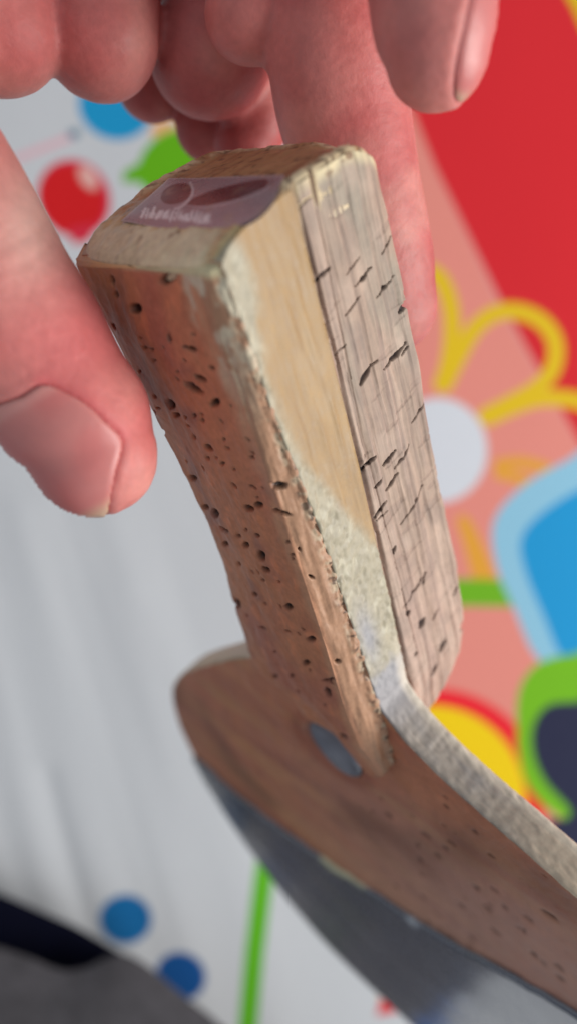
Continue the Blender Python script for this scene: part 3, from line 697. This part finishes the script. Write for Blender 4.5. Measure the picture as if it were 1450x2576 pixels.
HAND = [
 # thumb, pad against the near side of the handle
 ([(-420, 120, 98, 14), (-300, 330, 99, 13), (-160, 560, 100, 12.8), (-50, 730, 101, 12.2), (50, 850, 102, 11.1), (140, 980, 103, 9.8), (206, 1070, 103.5, 9.3), (238, 1140, 104, 8.2)], .92, (.5, -.2, 1)),
 # forefinger, lifted, its tip hanging at the upper right
 ([(700, -950, 104, 12), (920, -620, 98, 11), (1040, -330, 95, 9.6), (1078, -100, 94, 7.9), (1088, 40, 94, 7.2), (1095, 112, 94.5, 6.6), (1098, 145, 95, 5.9)], 1.0, None),
 # middle finger, laid along the far side of the handle
 ([(560, -760, 128, 13), (700, -420, 124, 12), (800, -150, 121, 11.4), (842, 120, 121, 10.8), (868, 300, 124, 10.4), (905, 470, 127, 9.4), (948, 650, 130.5, 8.9), (982, 775, 133.5, 7.7)], .95, None),
 # ring finger, curled in
 ([(300, -700, 136, 12), (520, -460, 140, 11.5), (640, -200, 140, 10.8), (600, -20, 137, 10.5), (548, 100, 135, 10.6), (532, 138, 134, 10.2)], 1.0, None),
 # tucked knuckle between ring and middle finger
 ([(760, -350, 132, 10), (720, -150, 124, 8.5), (655, -10, 121, 7.6), (628, 40, 120, 7.0)], 1.0, None),
 # lower joints of the curled fingers
 ([(640, 120, 150, 8.6), (560, 230, 152, 8.0), (527, 318, 154, 6.6)], 1.0, None),
 ([(660, 160, 146, 7.6), (640, 300, 146, 6.6), (610, 370, 146, 5.6)], 1.0, None),
 ([(420, 20, 152, 9), (400, 140, 152, 8.6), (385, 212, 152, 6.8)], 1.0, None),
 # little finger and edge of the palm
 ([(100, -620, 120, 13), (180, -300, 122, 11.5), (240, -60, 123, 9.8), (248, 70, 123, 9.3), (250, 92, 123, 9.0)], 1.0, None),
 ([(-80, -500, 116, 12), (-30, -250, 117, 10.5), (-8, -20, 117, 9.2), (-2, 76, 117, 8.9)], 1.0, None),
 ([(-300, -250, 112, 13), (-260, -60, 112, 12), (-240, 40, 112, 11)], 1.0, None),
 # palm, wrist and the start of the forearm
 ([(-420, 100, 108, 20), (-250, -420, 118, 22), (200, -760, 126, 19), (560, -900, 126, 15)], 1.0, None),
 ([(-300, -350, 122, 22), (-350, -900, 132, 25), (-500, -1500, 140, 24), (-650, -2300, 150, 26)], .85, None),
 ([(-100, -500, 128, 20), (200, -600, 132, 18), (500, -800, 130, 14)], 1.0, None),
]
NAIL1 = smooth_poly([(58, 1000), (108, 972), (165, 990), (218, 1022), (262, 1062), (299, 1100), (301, 1135), (287, 1185), (276, 1238), (264, 1300), (236, 1345), (170, 1340), (70, 1260), (-60, 1130), (-30, 1040)], 5)
NAIL2 = smooth_poly([(1146, 205), (1152, 140), (1168, 60), (1190, -30), (1215, -110), (1250, -100), (1260, 40), (1215, 170), (1165, 245), (1147, 240)], 5)
def build_hand():
    V = []; F = []; o = 0
    for pts, fl, fd in HAND:
        P = chain(pts, flat=fl, fdir=fd); f = grid_faces(P.shape[0], P.shape[1], True, o); V.append(P.reshape(-1, 3)); F.append(f); o += P.shape[0] * P.shape[1]
    me = mesh_from('hand_rough', np.vstack(V), np.vstack(F))
    tmp = link('hand_rough', me)
    r = tmp.modifiers.new('r', 'REMESH'); r.mode = 'VOXEL'; r.voxel_size = .00062
    s = tmp.modifiers.new('s', 'SMOOTH'); s.factor = .5; s.iterations = 9
    dg = bpy.context.evaluated_depsgraph_get(); ev = tmp.evaluated_get(dg); em = bpy.data.meshes.new_from_object(ev)
    bpy.data.objects.remove(tmp)
    n = len(em.vertices); co = np.empty(n*3, np.float32); em.vertices.foreach_get('co', co); co = co.reshape(-1, 3).astype(float) * 1000
    nr = np.empty(n*3, np.float32); em.vertices.foreach_get('normal', nr); nr = nr.reshape(-1, 3).astype(float)
    bvh = BVHTree.FromObject  # placeholder name kept simple
    tree = BVHTree.FromPolygons([Vector(v) for v in co], [tuple(p.vertices) for p in em.polygons])
    x, y = pix(co); facing = (nr * (np.array([0, 0, H*1000]) - co)).sum(1) > 0; d = H*1000 - co[:, 2]
    # skin: base pink with blotches, folded fingers reddened with painted shade, pale patches, light painted on the thumb
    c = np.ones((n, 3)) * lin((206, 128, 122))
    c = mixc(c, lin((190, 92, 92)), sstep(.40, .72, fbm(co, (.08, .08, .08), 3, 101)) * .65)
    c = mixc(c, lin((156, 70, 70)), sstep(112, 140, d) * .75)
    c = mixc(c, lin((220, 160, 148)), sstep(.5, .85, fbm(co, (.12, .12, .12), 2, 102)) * .4)
    c *= (.93 + .14 * fbm(co, (1.1, 1.1, 1.1), 2, 108))[:, None]
    tm = (d < 112) & (x < 420) & (y > 250)
    c = mixc(c, lin((204, 104, 104)), tm * np.exp(-(((x-200)/150)**2 + ((y-860)/170)**2)) * .85)
    c = mixc(c, lin((232, 190, 176)), tm * np.exp(-(((x-80)/90)**2 + ((y-560)/150)**2)) * .7)
    c = mixc(c, lin((206, 96, 100)), tm * np.exp(-((seg_d(x, y, [(110, 965), (215, 1015), (300, 1095)])) / 26)**2) * .7)
    disp = (fbm(co, (.09, .09, .09), 2, 103) - .5) * 1.0 + (fbm(co, (.5, .5, .5), 3, 104) - .5) * .16
    # fingerprint-like fine ridges round the side of the thumb, creases at its joint
    rid = np.sin((seg_d(x, y, NAIL1 + [NAIL1[0]])) * .62 + 2.5 * fbm(co, (.2, .2, .2), 2, 105)); disp += tm * facing * rid * .022 * sstep(20, 60, poly_sd(x, y, NAIL1))
    for q in ([(-20, 640), (60, 600), (120, 560)], [(-20, 690), (70, 660), (140, 610)], [(0, 600), (50, 570)]):
        disp -= tm * facing * .18 * np.exp(-(seg_d(x, y, q) / 9) ** 2)
    for poly, m in ((NAIL1, tm), (NAIL2, (d < 104) & (x > 900) & (y < 400))):
        sd = poly_sd(x, y, poly); k = m & facing
        disp = np.where(k, disp - .38 * sstep(4, -10, sd) - .16 * np.exp(-((sd - 1) / 6) ** 2) + .18 * np.exp(-((sd - 22) / 14) ** 2), disp)
        c = mixc(c, lin((186, 84, 84)), k * np.exp(-((sd - 1) / 6) ** 2) * .7)
    co2 = co + nr * disp[:, None]
    em.vertices.foreach_set('co', (co2 * .001).astype(np.float32).ravel()); em.update()
    em.polygons.foreach_set('use_smooth', np.ones(len(em.polygons), bool))
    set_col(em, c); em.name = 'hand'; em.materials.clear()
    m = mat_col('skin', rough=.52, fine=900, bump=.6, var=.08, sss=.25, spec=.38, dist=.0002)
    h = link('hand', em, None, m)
    tag(h, 'bare hand pinching the bat handle between its thumb and fingers from above', 'hand')
    # nails: curved plates seated in the skin
    nm = mat_col('fingernail', rough=.38, fine=700, bump=.06, var=.03, sss=.3, spec=.5, dist=.0002)
    def nail(poly, base, tipc, tdir, label):
        pts = np.array(poly); x0, y0 = pts.min(0); x1, y1 = pts.max(0)
        nx = 90; ny = 90; gx = np.linspace(x0, x1, nx); gy = np.linspace(y0, y1, ny); X, Y = np.meshgrid(gx, gy, indexing='ij')
        sd = poly_sd(X, Y, poly); Vt = np.full(X.shape + (3,), np.nan)
        for i in range(nx):
            for j in range(ny):
                if sd[i, j] > 3: continue
                r = Vector(((X[i, j]-725)*K, -(Y[i, j]-1288)*K, -1)).normalized()
                loc, nrm, ix, dd = tree.ray_cast(Vector((0, 0, H*1000)), r)
                if loc is None: continue
                if nrm.dot(r) > 0: nrm = -nrm
                if -nrm.dot(r) < .12: continue
                if H*1000 - loc.z > 116: continue
                lift = -.06 + .14 * float(sstep(2, -12, np.array(sd[i, j])))
                Vt[i, j] = np.array(loc) + np.array(nrm) * lift
        ok = ~np.isnan(Vt[..., 0]); idx = -np.ones(X.shape, int); idx[ok] = np.arange(ok.sum()); Vv = Vt[ok]
        f = [(idx[i, j], idx[i+1, j], idx[i+1, j+1], idx[i, j+1]) for i in range(nx-1) for j in range(ny-1) if ok[i, j] and ok[i+1, j] and ok[i+1, j+1] and ok[i, j+1]]
        XX, YY = X[ok], Y[ok]; t = (XX - base[0]) * tdir[0] + (YY - base[1]) * tdir[1]
        cc = np.ones((len(Vv), 3)) * lin((208, 124, 120)); cc = mixc(cc, lin((206, 108, 106)), sstep(.35, .65, fbm(Vv, (.15, .15, .15), 2, 110)) * .6)
        cc = mixc(cc, lin((206, 164, 138)), sstep(tipc - 20, tipc + 25, t)); cc = mixc(cc, lin((222, 156, 148)), sstep(30, 0, t) * .5)
        me2 = mesh_from('fingernail', Vv, f, cc); ob = link('fingernail', me2, h, nm)
        so = ob.modifiers.new('thick', 'SOLIDIFY'); so.thickness = .0003; so.offset = -1
        ob['label'] = label
    nail(NAIL1, (80, 1000), 318, (.5, .866), 'thumbnail facing the viewer')
    nail(NAIL2, (1220, -110), 345, (-.2, .98), 'nail of the raised forefinger seen from its side')
build_hand()

# ------------------------------------------------------------------ lap of the person at the lower left
def build_lap():
    root = bpy.data.objects.new('person', None); COL.objects.link(root); root.location = Vector(at(100, 2600, 400) * .001)
    tag(root, 'seated person in grey trousers and a navy top at the lower left corner', 'person')
    base = at(100, 2600, 400)
    def sheet(name, edge, rgb, d0, mat, depthdir, bulge):
        """puffy cloth body: a rounded rim along an outline, running out of the picture"""
        e = np.array(smooth_line(edge, 14)); n = len(e); m = 46
        V = np.zeros((n, m, 3)); X = np.zeros((n, m)); Y = np.zeros((n, m))
        for j in range(m):
            t = j / (m - 1); ang = math.pi * (1 - 0) * min(t * 1.6, 1) / 2
            off = (t ** 1.4) * depthdir[2]
            lift = bulge * math.sin(ang)
            for i in range(n):
                px = e[i, 0] + depthdir[0] * off; py = e[i, 1] + depthdir[1] * off
                V[i, j] = at(px, py, d0 - 0) + np.array([0, 0, lift]); X[i, j] = px; Y[i, j] = py
        # foot of the rim drops to the cloth
        foot = V[:, :1].copy()
        for i in range(n): foot[i, 0] = at(e[i, 0] - 6, e[i, 1] + 22, 416)
        V = np.concatenate([foot, V], 1)
        V[..., 2] += (fbm(V, (.03, .03, 0), 3, 120 + len(name)) - .5) * 6 * np.r_[0, np.linspace(.1, 1, m)][None, :]
        c = np.ones(V.shape) * lin(rgb); c = mixc(c, lin(rgb) * .75, sstep(.4, .8, fbm(V, (.06, .06, .0), 3, 130)) * .5)
        me = mesh_from(name, (V - base).reshape(-1, 3), grid_faces(V.shape[0], V.shape[1]), c.reshape(-1, 3))
        o = link(name, me, root, mat); so = o.modifiers.new('thick', 'SOLIDIFY'); so.thickness = .002
        return o
    tm = mat_col('grey_wool', rough=.9, fine=500, bump=.5, var=.25, spec=.1, sheen=.3, dist=.001)
    nm = mat_col('navy_knit', rough=.9, fine=500, bump=.4, var=.15, spec=.1, dist=.001)
    sheet('trousers', [(-500, 2330), (-250, 2345), (-60, 2370), (60, 2405), (150, 2440), (215, 2435), (262, 2412), (310, 2400), (370, 2428), (450, 2495), (540, 2565), (640, 2660), (800, 2850)], (78, 76, 80), 374, tm, (-.35, .94, 900), 8)
    sheet('top_hem', [(-500, 2120), (-250, 2170), (-60, 2228), (20, 2256), (110, 2296), (190, 2330), (262, 2372), (330, 2412), (360, 2440)], (9, 11, 30), 394, nm, (-.5, .86, 330), 4)
def build_torso():  # body out of view, added to shade the lower left
    root = bpy.data.objects['person']; base = np.array(root.location) * 1000
    n, m = 40, 48; V = np.zeros((n, m, 3))
    for i in range(n):
        t = i / (n - 1); z = 5 + 470 * t; r = 1 - .25 * t ** 3 if t < .9 else (1 - .25 * t ** 3) * math.sqrt(max(1 - ((t - .9) / .1) ** 2, .0004))
        for j in range(m):
            a = 2 * math.pi * j / m; V[i, j] = (-330 + 190 * r * math.cos(a) - 40 * t, -560 + 120 * r * math.sin(a) + 40 * t, z)
    V[..., :2] += ((fbm(V, (.02, .02, .01), 3, 140) - .5) * 30)[..., None]
    me = mesh_from('unseen_torso', (V - base).reshape(-1, 3), grid_faces(n, m, True), np.ones((n * m, 3)) * lin((12, 14, 34)))
    link('unseen_torso', me, root, bpy.data.materials['navy_knit'])
build_lap(); build_torso()
